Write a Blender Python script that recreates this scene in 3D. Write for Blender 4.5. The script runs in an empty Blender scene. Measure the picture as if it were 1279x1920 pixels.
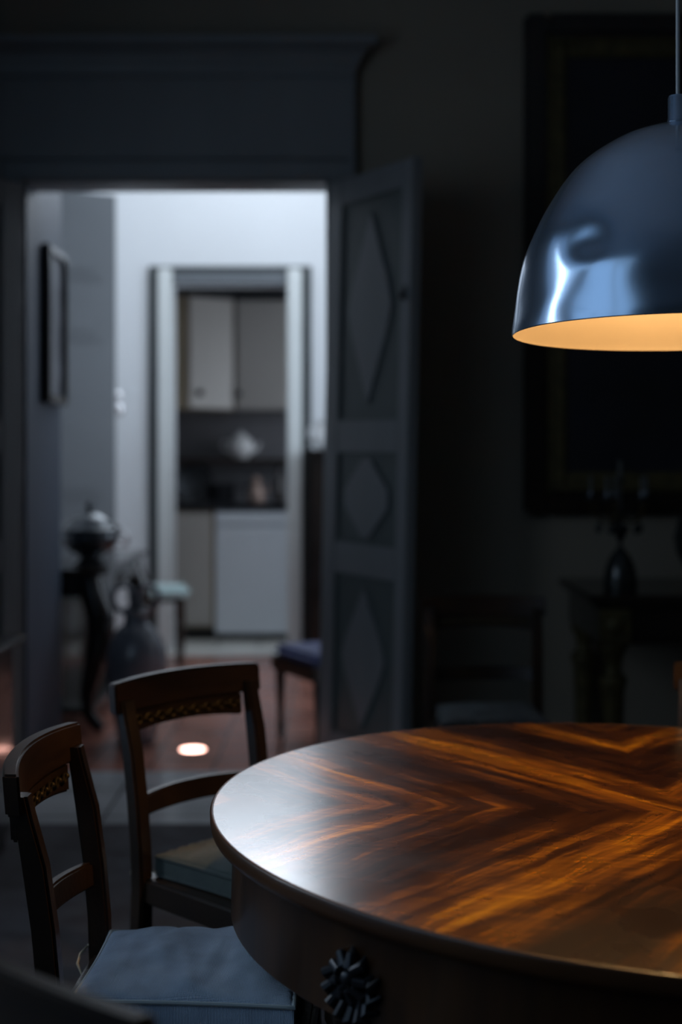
import bpy, bmesh, math, random
from mathutils import Vector, Matrix, noise
random.seed(7)
S = bpy.context.scene
COL = S.collection
R = math.radians
F, CX, HY, CZ = 2665.0, 640.0, 860.0, 1.36      # focal length in pixels, horizon row, eye height

# ------------------------------------------------------------------ camera
cam = bpy.data.cameras.new('camera'); co = bpy.data.objects.new('camera', cam); COL.objects.link(co)
co.location = (0, 0, CZ); co.rotation_euler = (R(90), 0, 0)
cam.sensor_fit = 'HORIZONTAL'; cam.sensor_width = 24; cam.sensor_height = 36; cam.lens = 50
cam.shift_y = -100/1279; cam.clip_start = 0.05
cam.dof.use_dof = True; cam.dof.focus_distance = 2.33; cam.dof.aperture_fstop = 2.0
S.camera = co
# ------------------------------------------------------------------ world, lights, exposure
w = bpy.data.worlds.new('world'); S.world = w; w.use_nodes = True
w.node_tree.nodes['Background'].inputs[0].default_value = (0.35, 0.5, 0.75, 1)
w.node_tree.nodes['Background'].inputs[1].default_value = 0.05
S.view_settings.view_transform = 'Standard'; S.view_settings.look = 'None'
S.view_settings.exposure = 0; S.view_settings.gamma = 1
try: S.view_settings.use_curve_mapping = False
except Exception: pass

def area(name, loc, aim, sx, sy, power, col, spread=180):
    l = bpy.data.lights.new(name, 'AREA'); l.shape = 'RECTANGLE'; l.size = sx; l.size_y = sy
    l.energy = power; l.color = col; l.spread = R(spread)
    o = bpy.data.objects.new(name, l); COL.objects.link(o); o.location = loc
    d = Vector(aim) - Vector(loc); o.rotation_euler = d.to_track_quat('-Z', 'Y').to_euler(); return o
# dining room: long window bank in the left wall, a bright slit window further on
area('sheer_curtain_daylight', (-2.13, 1.8, 1.9), (0, 1.8, 1.9), 4.3, 3.3, 11, (0.36, 0.62, 1.0))
area('curtain_gap_daylight', (-2.10, 2.95, 2.0), (0, 2.6, 1.2), 0.16, 1.6, 10.0, (0.70, 0.85, 1.0))
area('cushion_fill_light', (-2.10, 1.3, 2.3), (-.2, 2.2, 0.5), 2.6, 2.0, 9.0, (0.50, 0.74, 1.0))  # broad fill panel added to brighten the blue cushion
# middle room: window in the right wall beside the far corner, plus added unseen fills overhead and high on the back wall
area('hall_window_daylight', (2.35, 7.9, 2.3), (-0.8, 9.9, 2.6), 1.5, 2.2, 40, (0.72, 0.85, 1.0), 115)
area('hall_overhead_fill', (-0.5, 8.8, 3.86), (-0.5, 8.8, 0), 1.9, 1.2, 20, (0.85, 0.92, 1.0))  # invented overhead source, brightens the upper hall and its reflection
area('table_reflection_panel', (-0.62, 9.86, 3.62), (-0.62, 0, 2.6), 1.25, 0.5, 27, (0.80, 0.89, 1.0))  # unseen panel added so the tabletop reflects a bright patch
# kitchen window, right
area('kitchen_window_daylight', (1.1, 10.35, 1.7), (-0.9, 10.7, 1.1), 0.7, 1.2, 13.0, (0.8, 0.88, 1.0))

# ------------------------------------------------------------------ materials
def mat(name, col, rough=0.5, metal=0.0, spec=0.5, var=0.0, scale=5.0, stretch=(1, 1, 1), bump=0.0, bscale=60.0,
        col2=None, coat=0.0, trans=0.0, emit=None, estr=0.0, sheen=0.0, rvar=0.0):
    m = bpy.data.materials.new(name); m.use_nodes = True
    nt = m.node_tree; N = nt.nodes; L = nt.links; b = N['Principled BSDF']
    b.inputs['Roughness'].default_value = rough; b.inputs['Metallic'].default_value = metal
    b.inputs['Specular IOR Level'].default_value = spec
    b.inputs['Coat Weight'].default_value = coat; b.inputs['Transmission Weight'].default_value = trans
    b.inputs['Sheen Weight'].default_value = sheen
    tc = N.new('ShaderNodeTexCoord'); mp = N.new('ShaderNodeMapping'); mp.inputs['Scale'].default_value = stretch
    L.new(tc.outputs['Object'], mp.inputs['Vector'])
    n = N.new('ShaderNodeTexNoise'); n.inputs['Scale'].default_value = scale; n.inputs['Detail'].default_value = 6
    L.new(mp.outputs[0], n.inputs['Vector'])
    cr = N.new('ShaderNodeValToRGB')
    c2 = col2 if col2 else tuple(c*(1-var) for c in col)
    cr.color_ramp.elements[0].position = 0.3; cr.color_ramp.elements[1].position = 0.7
    cr.color_ramp.elements[0].color = (*c2, 1); cr.color_ramp.elements[1].color = (*col, 1)
    L.new(n.outputs['Fac'], cr.inputs[0]); L.new(cr.outputs[0], b.inputs['Base Color'])
    if rvar:
        mr = N.new('ShaderNodeMapRange'); mr.inputs[3].default_value = rough-rvar; mr.inputs[4].default_value = rough+rvar
        L.new(n.outputs['Fac'], mr.inputs[0]); L.new(mr.outputs[0], b.inputs['Roughness'])
    if bump:
        n2 = N.new('ShaderNodeTexNoise'); n2.inputs['Scale'].default_value = bscale; L.new(mp.outputs[0], n2.inputs['Vector'])
        bp = N.new('ShaderNodeBump'); bp.inputs['Strength'].default_value = bump; bp.inputs['Distance'].default_value = 0.01
        L.new(n2.outputs['Fac'], bp.inputs['Height']); L.new(bp.outputs[0], b.inputs['Normal'])
    if emit:
        b.inputs['Emission Color'].default_value = (*emit, 1); b.inputs['Emission Strength'].default_value = estr
    return m

M = {}
M['wall'] = mat('dark_plaster', (0.26, 0.22, 0.17), 0.8, var=0.12, scale=1.5, bump=0.1, bscale=90)
M['ceil'] = mat('ceiling_plaster', (0.75, 0.76, 0.78), 0.9, var=0.1, scale=2)
M['doorpaint'] = mat('slate_grey_gloss_paint', (0.21, 0.21, 0.215), 0.38, var=0.14, scale=4, stretch=(1, 1, .3), bump=0.05)
M['panelpaint'] = mat('sunk_panel_green_grey_paint', (0.095, 0.11, 0.105), 0.45, var=0.14, scale=4)
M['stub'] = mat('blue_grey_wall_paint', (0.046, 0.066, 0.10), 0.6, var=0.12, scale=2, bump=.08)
M['white'] = mat('hall_white_plaster', (0.74, 0.76, 0.78), 0.6, var=0.05, scale=1.2)
M['whitegloss'] = mat('white_gloss_paint', (0.76, 0.79, 0.78), 0.25, var=0.06, scale=3)
M['greytrim'] = mat('grey_green_architrave_paint', (0.03, 0.038, 0.04), 0.5, var=0.1, scale=3)
M['wood'] = mat('dark_walnut', (0.027, 0.014, 0.007), 0.36, col2=(0.012, 0.006, 0.003), scale=9, stretch=(1, 1, 1), bump=0.08, bscale=120, coat=0.1)
M['woodx'] = mat('reddish_walnut', (0.034, 0.016, 0.007), 0.36, col2=(0.015, 0.007, 0.004), scale=9, stretch=(5, .6, 5), coat=0.1)
M['lintelgrey_doorshade'] = mat('grey_lintel_and_door_shade', (0.15, 0.165, 0.18), 0.4, var=.08, scale=3)  # grey lintel paint; also shade put into the white hall door's face
M['carved'] = mat('dark_bronze_carving', (0.05, 0.05, 0.055), 0.3, metal=.5, var=.3, scale=30)
M['ebony'] = mat('near_black_wood', (0.02, 0.014, 0.011), 0.22, col2=(0.008, 0.006, 0.005), scale=8, coat=.3)
M['gilt'] = mat('dull_gilt', (0.075, 0.05, 0.018), 0.5, metal=0.6, var=0.6, scale=60)
M['giltframe'] = mat('aged_gilt_frame', (0.11, 0.085, 0.03), 0.55, metal=0.3, var=0.5, scale=20)
M['bluecloth'] = None; M['greencloth'] = None
M['piping'] = mat('pale_piping', (0.50, 0.55, 0.56), 0.8, var=.1)
M['cordstr'] = mat('beige_tie_cord', (0.42, 0.36, 0.26), 0.9, var=.2)
M['greycord'] = mat('grey_flex', (0.5, 0.5, 0.5), 0.6, var=.1)
M['black'] = mat('black_iron', (0.012, 0.012, 0.013), 0.4, var=.2)
M['canvas'] = mat('dark_oil_canvas', (0.012, 0.012, 0.02), 0.5, col2=(0.004, 0.004, 0.006), scale=3)
M['kitbeige'] = mat('beige_cabinet_laminate', (0.46, 0.44, 0.41), 0.45, var=0.06, scale=2)
M['kitbrown'] = mat('tan_cabinet_side', (0.36, 0.30, 0.21), 0.5, var=0.1, scale=3)
M['appliance'] = mat('white_enamel', (0.70, 0.75, 0.80), 0.3, var=0.04, scale=2)
M['tile'] = mat('grey_splashback', (0.16, 0.16, 0.17), 0.4, var=0.15, scale=6)
M['counter'] = mat('black_countertop', (0.02, 0.022, 0.026), 0.3, var=.3)
M['ceramic'] = mat('white_glazed_ceramic', (0.75, 0.76, 0.76), 0.12, var=.04, coat=.5)
M['copper'] = mat('pink_copper', (0.36, 0.26, 0.22), 0.4, metal=0.3, var=.1)
M['pewter'] = mat('dark_pewter', (0.10, 0.11, 0.12), 0.22, metal=0.7, var=0.4, scale=20)
M['greyclay'] = mat('glazed_grey_clay', (0.13, 0.14, 0.165), 0.25, var=0.3, scale=8, coat=.4)
M['palegreen'] = mat('pale_green_leather', (0.55, 0.70, 0.70), 0.35, var=.06)
M['blueseat'] = mat('violet_blue_silk', (0.08, 0.10, 0.24), 0.35, var=.3, scale=10)
M['print'] = mat('grey_print', (0.24, 0.26, 0.30), 0.35, col2=(0.07, 0.075, 0.09), scale=9)
M['glassy'] = mat('smoked_glass', (0.03, 0.035, 0.033), 0.15, var=.2, trans=.3)
M['brass'] = mat('polished_nickel', (0.95, 0.95, 0.97), 0.2, metal=.6, var=.05)
M['wax'] = mat('candle_wax', (0.06, 0.06, 0.055), 0.5, var=.05)
M['rug'] = mat('dark_worn_rug', (0.045, 0.043, 0.052), 0.95, col2=(0.016, 0.012, 0.016), scale=7, bump=.4, bscale=200)
M['threshold'] = mat('pale_stone_threshold', (0.75, 0.76, 0.72), 0.35, var=.1)

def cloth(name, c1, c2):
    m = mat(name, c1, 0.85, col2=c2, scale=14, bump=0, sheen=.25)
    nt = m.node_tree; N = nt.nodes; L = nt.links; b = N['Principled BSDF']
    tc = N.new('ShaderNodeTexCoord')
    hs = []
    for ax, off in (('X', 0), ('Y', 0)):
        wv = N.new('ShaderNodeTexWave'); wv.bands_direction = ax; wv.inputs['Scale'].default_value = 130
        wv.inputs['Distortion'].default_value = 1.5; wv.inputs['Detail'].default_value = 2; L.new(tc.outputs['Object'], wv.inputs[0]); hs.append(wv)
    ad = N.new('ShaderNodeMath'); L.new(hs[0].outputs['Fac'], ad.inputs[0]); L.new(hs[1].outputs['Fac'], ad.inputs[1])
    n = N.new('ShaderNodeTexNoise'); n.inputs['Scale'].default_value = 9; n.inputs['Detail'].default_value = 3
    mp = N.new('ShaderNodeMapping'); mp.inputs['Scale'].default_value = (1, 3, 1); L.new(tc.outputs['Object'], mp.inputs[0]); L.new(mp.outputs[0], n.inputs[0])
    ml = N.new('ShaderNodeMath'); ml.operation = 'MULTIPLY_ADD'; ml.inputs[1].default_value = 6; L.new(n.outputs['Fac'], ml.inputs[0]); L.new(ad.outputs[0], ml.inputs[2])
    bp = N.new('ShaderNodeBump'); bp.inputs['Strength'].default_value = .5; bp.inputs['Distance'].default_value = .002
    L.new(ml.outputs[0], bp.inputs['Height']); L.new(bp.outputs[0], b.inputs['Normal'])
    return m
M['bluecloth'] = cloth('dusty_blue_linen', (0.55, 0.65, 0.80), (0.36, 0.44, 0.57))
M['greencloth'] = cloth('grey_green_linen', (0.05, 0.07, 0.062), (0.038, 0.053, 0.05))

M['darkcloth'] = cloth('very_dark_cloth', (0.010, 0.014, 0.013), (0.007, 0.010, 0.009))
def tile_floor(name, c1, c2, mortar, size, rough):
    m = bpy.data.materials.new(name); m.use_nodes = True; nt = m.node_tree; N = nt.nodes; L = nt.links; b = N['Principled BSDF']
    tc = N.new('ShaderNodeTexCoord'); br = N.new('ShaderNodeTexBrick'); br.offset = 0
    br.inputs['Color1'].default_value = (*c1, 1); br.inputs['Color2'].default_value = (*c2, 1); br.inputs['Mortar'].default_value = (*mortar, 1)
    br.inputs['Scale'].default_value = 1; br.inputs['Brick Width'].default_value = size; br.inputs['Row Height'].default_value = size
    br.inputs['Mortar Size'].default_value = .006
    L.new(tc.outputs['Object'], br.inputs[0])
    n = N.new('ShaderNodeTexNoise'); n.inputs['Scale'].default_value = 4; n.inputs['Detail'].default_value = 5; L.new(tc.outputs['Object'], n.inputs[0])
    mx = N.new('ShaderNodeMix'); mx.data_type = 'RGBA'; mx.blend_type = 'MULTIPLY'; mx.inputs[0].default_value = .6
    cr = N.new('ShaderNodeValToRGB'); cr.color_ramp.elements[0].color = (.55, .55, .55, 1); cr.color_ramp.elements[0].position = .3; cr.color_ramp.elements[1].position = .7
    L.new(n.outputs['Fac'], cr.inputs[0]); L.new(br.outputs['Color'], mx.inputs[6]); L.new(cr.outputs[0], mx.inputs[7]); L.new(mx.outputs[2], b.inputs['Base Color'])
    mr = N.new('ShaderNodeMapRange'); mr.inputs[3].default_value = rough*.7; mr.inputs[4].default_value = rough*1.3; L.new(n.outputs['Fac'], mr.inputs[0]); L.new(mr.outputs[0], b.inputs['Roughness'])
    return m
M['terracotta'] = tile_floor('waxed_terracotta_tiles', (0.44, 0.19, 0.14), (0.34, 0.14, 0.105), (.12, .07, .06), .28, .22)
M['stone'] = tile_floor('grey_stone_tiles', (0.42, 0.43, 0.45), (0.34, 0.35, 0.37), (.08, .08, .08), .45, .20)
M['kitfloor'] = tile_floor('pale_kitchen_tiles', (0.7, 0.7, 0.66), (0.65, 0.65, 0.6), (.2, .2, .2), .3, .3)

def veneer():
    # quarter-matched veneer: the grain is folded about the seams through the centre
    m = bpy.data.materials.new('matched_mahogany_veneer'); m.use_nodes = True; nt = m.node_tree; N = nt.nodes; L = nt.links; b = N['Principled BSDF']
    tc = N.new('ShaderNodeTexCoord'); sp = N.new('ShaderNodeSeparateXYZ'); L.new(tc.outputs['Object'], sp.inputs[0])
    def mth(op, a, bb=None, cc=None):
        n = N.new('ShaderNodeMath'); n.operation = op
        for i, v in enumerate((a, bb, cc)):
            if v is None: continue
            if isinstance(v, (int, float)): n.inputs[i].default_value = v
            else: L.new(v, n.inputs[i])
        return n.outputs[0]
    nz = N.new('ShaderNodeTexNoise'); nz.inputs['Scale'].default_value = 2.2; nz.inputs['Detail'].default_value = 3; L.new(tc.outputs['Object'], nz.inputs[0])
    a = mth('ABSOLUTE', sp.outputs['X']); bq = mth('ABSOLUTE', sp.outputs['Y'])
    s = mth('SUBTRACT', mth('MULTIPLY', a, .79), mth('MULTIPLY', bq, .61))
    s = mth('ADD', s, mth('MULTIPLY', mth('SUBTRACT', nz.outputs['Fac'], .5), .10))
    t = mth('ADD', mth('MULTIPLY', a, .61), mth('MULTIPLY', bq, .79))
    def band(ks, kt, off, det):
        cb = N.new('ShaderNodeCombineXYZ'); L.new(mth('MULTIPLY', s, ks), cb.inputs[0]); L.new(mth('MULTIPLY', t, kt), cb.inputs[1]); cb.inputs[2].default_value = off
        n = N.new('ShaderNodeTexNoise'); n.inputs['Scale'].default_value = 1; n.inputs['Detail'].default_value = det; n.inputs['Roughness'].default_value = .6
        L.new(cb.outputs[0], n.inputs[0]); return n.outputs['Fac']
    broad = band(11, .9, 3.3, 2); mid = band(42, 3, 8.1, 4); fine = band(260, 9, 1.7, 2)
    # short cross-grain ripple (flame figure)
    cb = N.new('ShaderNodeCombineXYZ'); L.new(mth('MULTIPLY', sp.outputs['X'], 10), cb.inputs[0]); L.new(mth('MULTIPLY', sp.outputs['Y'], 95), cb.inputs[1])
    rp = N.new('ShaderNodeTexNoise'); rp.inputs['Scale'].default_value = 1; rp.inputs['Detail'].default_value = 3; L.new(cb.outputs[0], rp.inputs[0])
    v = mth('MULTIPLY_ADD', broad, 1.35, -.30)
    pk = mth('EXPONENT', mth('MULTIPLY', mth('POWER', mth('DIVIDE', mth('ABSOLUTE', mth('ADD', s, .01)), .055), 2.0), -1.0))
    v = mth('ADD', v, mth('MULTIPLY', pk, .13))
    v = mth('ADD', v, -.02)
    v = mth('ADD', v, mth('MULTIPLY', mth('SUBTRACT', mid, .5), .95))
    v = mth('ADD', v, mth('MULTIPLY', mth('SUBTRACT', fine, .5), .38))
    v = mth('ADD', v, mth('MULTIPLY', mth('SUBTRACT', rp.outputs['Fac'], .5), .38))
    cr = N.new('ShaderNodeValToRGB'); e = cr.color_ramp.elements
    e[0].position = .20; e[0].color = (.028, .008, .003, 1); e[1].position = .82; e[1].color = (.95, .41, .010, 1)
    k = e.new(.42); k.color = (.11, .033, .005, 1); k = e.new(.60); k.color = (.40, .135, .007, 1)
    L.new(v, cr.inputs[0])
    # small dark age marks
    vo = N.new('ShaderNodeTexVoronoi'); vo.inputs['Scale'].default_value = 4.5; L.new(tc.outputs['Object'], vo.inputs[0])
    mk = mth('SMOOTH_MIN', mth('MULTIPLY', vo.outputs['Distance'], 22), 1.0, .2)
    mk = mth('MAXIMUM', mk, .3)
    mx = N.new('ShaderNodeMix'); mx.data_type = 'RGBA'; mx.blend_type = 'MULTIPLY'; mx.inputs[0].default_value = .8
    L.new(cr.outputs[0], mx.inputs[6]); L.new(mk, mx.inputs[7]); L.new(mx.outputs[2], b.inputs['Base Color'])
    n3 = N.new('ShaderNodeTexNoise'); n3.inputs['Scale'].default_value = 7; n3.inputs['Detail'].default_value = 6; L.new(tc.outputs['Object'], n3.inputs[0])
    mr = N.new('ShaderNodeMapRange'); mr.inputs[1].default_value = .3; mr.inputs[2].default_value = .7; mr.inputs[3].default_value = .20; mr.inputs[4].default_value = .36
    L.new(n3.outputs['Fac'], mr.inputs[0]); L.new(mr.outputs[0], b.inputs['Roughness'])
    b.inputs['Specular IOR Level'].default_value = .35; b.inputs['Coat Weight'].default_value = 1; b.inputs['Coat IOR'].default_value = 1.95; b.inputs['Coat Roughness'].default_value = .22
    bp = N.new('ShaderNodeBump'); bp.inputs['Strength'].default_value = .01; bp.inputs['Distance'].default_value = .0003
    L.new(mth('ADD', mid, rp.outputs['Fac']), bp.inputs['Height']); L.new(bp.outputs[0], b.inputs['Normal'])
    return m
M['veneer'] = veneer()

# ------------------------------------------------------------------ helpers
def px(x, y, Y): return Vector(((x-CX)/F*Y, Y, CZ-(y-HY)/F*Y))
def X_(x, Y): return (x-CX)/F*Y
def Z_(y, Y): return CZ-(y-HY)/F*Y

class MB:
    def __init__(s): s.bm = bmesh.new()
    def box(s, lo, hi, bev=0.0, M4=None, seg=2):
        t = bmesh.new(); bmesh.ops.create_cube(t, size=1)
        c = [(a+b)/2 for a, b in zip(lo, hi)]; d = [abs(b-a) for a, b in zip(lo, hi)]
        for v in t.verts: v.co = Vector((v.co.x*d[0]+c[0], v.co.y*d[1]+c[1], v.co.z*d[2]+c[2]))
        if bev: bmesh.ops.bevel(t, geom=t.edges[:], offset=min(bev, min(d)*.45), segments=seg, affect='EDGES')
        if M4: t.transform(M4)
        s._add(t); return s
    def _add(s, t):
        me = bpy.data.meshes.new('tmp'); t.to_mesh(me); t.free(); s.bm.from_mesh(me); bpy.data.meshes.remove(me)
    def prism(s, pts, lo, hi, axis='Z', bev=0.0):
        """extrude polygon pts (2D) along axis from lo to hi"""
        t = bmesh.new()
        def P(a, b, c): return {'Z': (a, b, c), 'Y': (a, c, b), 'X': (c, a, b)}[axis]
        v0 = [t.verts.new(P(a, b, lo)) for a, b in pts]; v1 = [t.verts.new(P(a, b, hi)) for a, b in pts]
        t.faces.new(v0); t.faces.new(list(reversed(v1)))
        n = len(pts)
        for i in range(n): t.faces.new((v0[i], v1[i], v1[(i+1) % n], v0[(i+1) % n]))
        bmesh.ops.recalc_face_normals(t, faces=t.faces)
        if bev: bmesh.ops.bevel(t, geom=t.edges[:], offset=bev, segments=2, affect='EDGES')
        s._add(t); return s
    def lathe(s, prof, seg=48, c=(0, 0, 0), M4=None, mod=None):
        t = bmesh.new(); rings = []
        for r, z in prof:
            ring = []
            for i in range(seg):
                a = 2*math.pi*i/seg; rr, zz = (mod(r, z, a) if mod else (r, z))
                ring.append(t.verts.new((c[0]+rr*math.cos(a), c[1]+rr*math.sin(a), c[2]+zz)))
            rings.append(ring)
        for a, b in zip(rings, rings[1:]):
            for i in range(seg): t.faces.new((a[i], a[(i+1) % seg], b[(i+1) % seg], b[i]))
        if prof[0][0] > 1e-6: t.faces.new(list(reversed(rings[0])))
        if prof[-1][0] > 1e-6: t.faces.new(rings[-1])
        bmesh.ops.remove_doubles(t, verts=t.verts, dist=1e-6)
        if M4: t.transform(M4)
        s._add(t); return s
    def tube(s, pts, rad, seg=10, flat=None):
        pts = [Vector(p) for p in pts]; n = len(pts); t = bmesh.new(); rings = []; up = None
        for i, p in enumerate(pts):
            d = (pts[min(i+1, n-1)]-pts[max(i-1, 0)]).normalized()
            if up is None:
                up = Vector((0, 0, 1)) if abs(d.z) < .9 else Vector((0, 1, 0))
            sd = d.cross(up).normalized(); up = sd.cross(d).normalized()
            r = rad[i] if isinstance(rad, (list, tuple)) else rad
            fl = flat if flat else 1.0
            rings.append([t.verts.new(p + sd*math.cos(2*math.pi*k/seg)*r + up*math.sin(2*math.pi*k/seg)*r*fl) for k in range(seg)])
        for a, b in zip(rings, rings[1:]):
            for i in range(seg): t.faces.new((a[i], a[(i+1) % seg], b[(i+1) % seg], b[i]))
        t.faces.new(list(reversed(rings[0]))); t.faces.new(rings[-1])
        bmesh.ops.recalc_face_normals(t, faces=t.faces)
        s._add(t); return s
    def loft(s, rings):
        """rings: lists of 3D points, equal length"""
        t = bmesh.new(); R_ = [[t.verts.new(p) for p in r] for r in rings]; n = len(rings[0])
        for a, b in zip(R_, R_[1:]):
            for i in range(n): t.faces.new((a[i], a[(i+1) % n], b[(i+1) % n], b[i]))
        t.faces.new(list(reversed(R_[0]))); t.faces.new(R_[-1])
        bmesh.ops.recalc_face_normals(t, faces=t.faces); s._add(t); return s
    def sph(s, c, r, sc=(1, 1, 1), seg=20):
        t = bmesh.new(); bmesh.ops.create_uvsphere(t, u_segments=seg, v_segments=seg//2, radius=r)
        for v in t.verts: v.co = Vector((v.co.x*sc[0]+c[0], v.co.y*sc[1]+c[1], v.co.z*sc[2]+c[2]))
        s._add(t); return s
    def build(s, name, m, parent=None, smooth=True, M4=None, ang=40):
        if M4: s.bm.transform(M4)
        me = bpy.data.meshes.new(name); s.bm.to_mesh(me); s.bm.free()
        me.materials.append(m)
        if smooth:
            for p in me.polygons: p.use_smooth = True
            try: me.set_sharp_from_angle(angle=R(ang))
            except Exception: pass
        o = bpy.data.objects.new(name, me); COL.objects.link(o)
        if parent: o.parent = parent
        return o
def struct(name, mb, m, parent=None, **k):
    o = mb.build(name, m, parent, **k)
    if not parent: o['kind'] = 'structure'
    return o
def tag(o, label, cat, group=None):
    o['label'] = label; o['category'] = cat
    if group: o['group'] = group
    return o
def thing(name, loc, rz, label, cat, group=None):
    o = bpy.data.objects.new(name, None); COL.objects.link(o); o.location = loc; o.rotation_euler = (0, 0, rz)
    o.empty_display_size = .1
    return tag(o, label, cat, group)
def copy_tree(o, parent=None):
    c = o.copy(); COL.objects.link(c); c.parent = parent
    for ch in list(o.children): copy_tree(ch, c)
    return c

# ------------------------------------------------------------------ structure
WY = 6.14          # far wall of the dining room
BY = 9.90          # back wall of the hall
DL, DR, DT = X_(45, WY), X_(617, WY), Z_(337, WY)
def wall_y(name, x0, x1, y0, y1, z0, z1, holes, m):
    """wall slab spanning x, with rectangular holes (xa, xb, za, zb)"""
    b = MB(); xs = x0
    for xa, xb, za, zb in sorted(holes):
        if xa > xs: b.box((xs, y0, z0), (xa, y1, z1))
        if za > z0: b.box((xa, y0, z0), (xb, y1, za))
        if zb < z1: b.box((xa, y0, zb), (xb, y1, z1))
        xs = xb
    if xs < x1: b.box((xs, y0, z0), (x1, y1, z1))
    return struct(name, b, m, smooth=False)
def wall_x(name, x0, x1, y0, y1, z0, z1, holes, m):
    b = MB(); ys = y0
    for ya, yb, za, zb in sorted(holes):
        if ya > ys: b.box((x0, ys, z0), (x1, ya, z1))
        if za > z0: b.box((x0, ya, z0), (x1, yb, za))
        if zb < z1: b.box((x0, ya, zb), (x1, yb, z1))
        ys = yb
    if ys < y1: b.box((x0, ys, z0), (x1, y1, z1))
    return struct(name, b, m, smooth=False)
H = 3.75
struct('floor', MB().box((-2.3, -2.7, -.1), (3.5, WY+.04, 0)), M['stone'], smooth=False)
struct('ceiling', MB().box((-2.3, -2.7, H), (3.5, WY+.2, H+.1)), M['ceil'], smooth=False)
wall_y('wall_far', -2.3, 3.5, WY, WY+.22, 0, H, [(DL, DR, 0, DT)], M['wall'])
wall_x('wall_left', -2.25, -2.05, -2.7, WY, 0, H, [(-.4, .3, .4, 3.4), (.6, 2.1, .4, 3.4), (2.45, 3.95, .4, 3.4)], M['wall'])
wall_x('wall_right', 3.3, 3.5, -2.7, WY, 0, H, [], M['wall'])
wall_y('wall_near', -2.3, 3.5, -2.7, -2.5, 0, H, [], M['wall'])
bb = MB(); bb.box((-2.05, WY-.02, 0), (DL-.14, WY, .16), .004); bb.box((DR+.14, WY-.02, 0), (3.3, WY, .16), .004)
struct('baseboard_far', bb, M['doorpaint'])
# window bars in the left wall
for n_, ya, yb in (('window_3', -.4, .3), ('window_2', .6, 2.1), ('window_1', 2.45, 3.95)):
    wb = MB()
    for y in (ya, (ya+yb)/2-.02, yb-.04): wb.box((-2.22, y, .4), (-2.16, y+.04, 3.4), .004)
    for z in (.4, 1.4, 2.4, 3.36): wb.box((-2.22, ya, z), (-2.16, yb, z+.04), .004)
    struct(n_, wb, M['doorpaint'])
# door surround with cornice (dining side)
t1 = MB()
t1.box((DR, WY-.035, 0), (DR+.115, WY, DT+.0), .006); t1.box((DL-.115, WY-.035, 0), (DL, WY, DT), .006)
t1.box((DL-.115, WY-.035, DT), (DR+.115, WY, Z_(302, WY)), .006)
t1.box((DR+.085, WY-.055, 0), (DR+.115, WY-.03, DT+.5), .006); t1.box((DL-.115, WY-.055, 0), (DL-.085, WY-.03, DT+.5), .006)
struct('trim_1', t1, M['doorpaint'])
t2 = MB(); zf0, zf1 = Z_(302, WY), Z_(138, WY)
t2.box((DL-.115, WY-.045, zf0), (DR+.115, WY, zf1), .004)
t2.box((DL-.115, WY-.06, zf0), (DR+.115, WY-.04, zf0+.025), .006)
t2.box((DL-.115, WY-.06, zf1-.03), (DR+.115, WY-.04, zf1), .006)
struct('trim_2', t2, M['doorpaint'])
t3 = MB(); z0 = zf1; cor = [(0, 0), (-.06, 0), (-.065, .02), (-.075, .03), (-.085, .055), (-.11, .08), (-.14, .092), (-.145, .097), (-.145, .128), (0, .135)]
def cornice(b, xa, xb):
    rings = []
    pr = [(WY+y, z0+z, -y) for y, z in cor]
    rings.append([(xa-max(0, d-.055), y, z) for y, z, d in pr]); rings.append([(xb+max(0, d-.055), y, z) for y, z, d in pr])
    b.loft(rings)
cornice(t3, DL-.115, DR+.115)
struct('trim_3', t3, M['doorpaint'], ang=20)
# door reveal lining
rv = MB(); rv.box((DR-.012, WY, 0), (DR, WY+.22, DT), 0); rv.box((DL, WY, DT-.012), (DR, WY+.22, DT), 0)
struct('trim_4', rv, M['doorpaint'], smooth=False)

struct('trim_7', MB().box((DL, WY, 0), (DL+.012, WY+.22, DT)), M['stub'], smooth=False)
# --- hall (middle room)
SX = -1.37; SY = 6.95
struct('floor_hall', MB().box((-2.6, WY+.04, -.1), (2.7, BY-.02, 0)), M['terracotta'], smooth=False)
struct('ceiling_hall', MB().box((-2.6, WY+.2, 3.9), (2.7, BY+.2, 4.0)), M['white'], smooth=False)
wall_x('wall_hall_right', 2.5, 2.7, WY+.22, BY+.2, 0, 3.9, [], M['white'])
struct('wall_hall_left', MB().box((-2.6, SY-.02, 0), (-2.0, BY, 3.9)), M['white'], smooth=False)
struct('wall_hall_stub', MB().box((-2.3, WY+.22, 0), (SX, SY, 3.9)), M['stub'], smooth=False)
struct('wall_hall_near', MB().box((DR, WY+.21, 0), (2.5, WY+.23, 3.9)).box((SX, WY+.21, DT), (DR, WY+.23, 3.9)), M['white'], smooth=False)
KL, KR, KT = X_(325, BY), X_(540, BY), Z_(535, BY)
wall_y('wall_hall_back', -2.6, 2.7, BY, BY+.15, 0, 3.9, [(KL, KR, 0, KT)], M['white'])
wb = MB()
for x in (-1.28, -.64, 0.0): wb.box((x, BY-.03, 3.34), (x+.04, BY, 3.9), .004)
for z in (3.34, 3.86): wb.box((-1.28, BY-.03, z), (.04, BY, z+.04), .004)
struct('added_transom_bars', wb, M['whitegloss'])  # invented bars framing the added panel that lights the tabletop
t5 = MB(); ol, orr, ot = X_(280, BY), X_(584, BY), Z_(500, BY)
t5.box((ol, BY-.03, 0), (KL, BY, ot), .004); t5.box((KR, BY-.03, 0), (orr, BY, ot), .004); t5.box((KL, BY-.03, KT), (KR, BY, ot), .004)
struct('trim_5', t5, M['greytrim'])
t6 = MB(); t6.box((X_(298, BY), BY-.075, 0), (KL, BY-.028, Z_(505, BY)), .012); t6.box((KR, BY-.075, 0), (X_(567, BY), BY-.028, Z_(505, BY)), .012)
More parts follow.
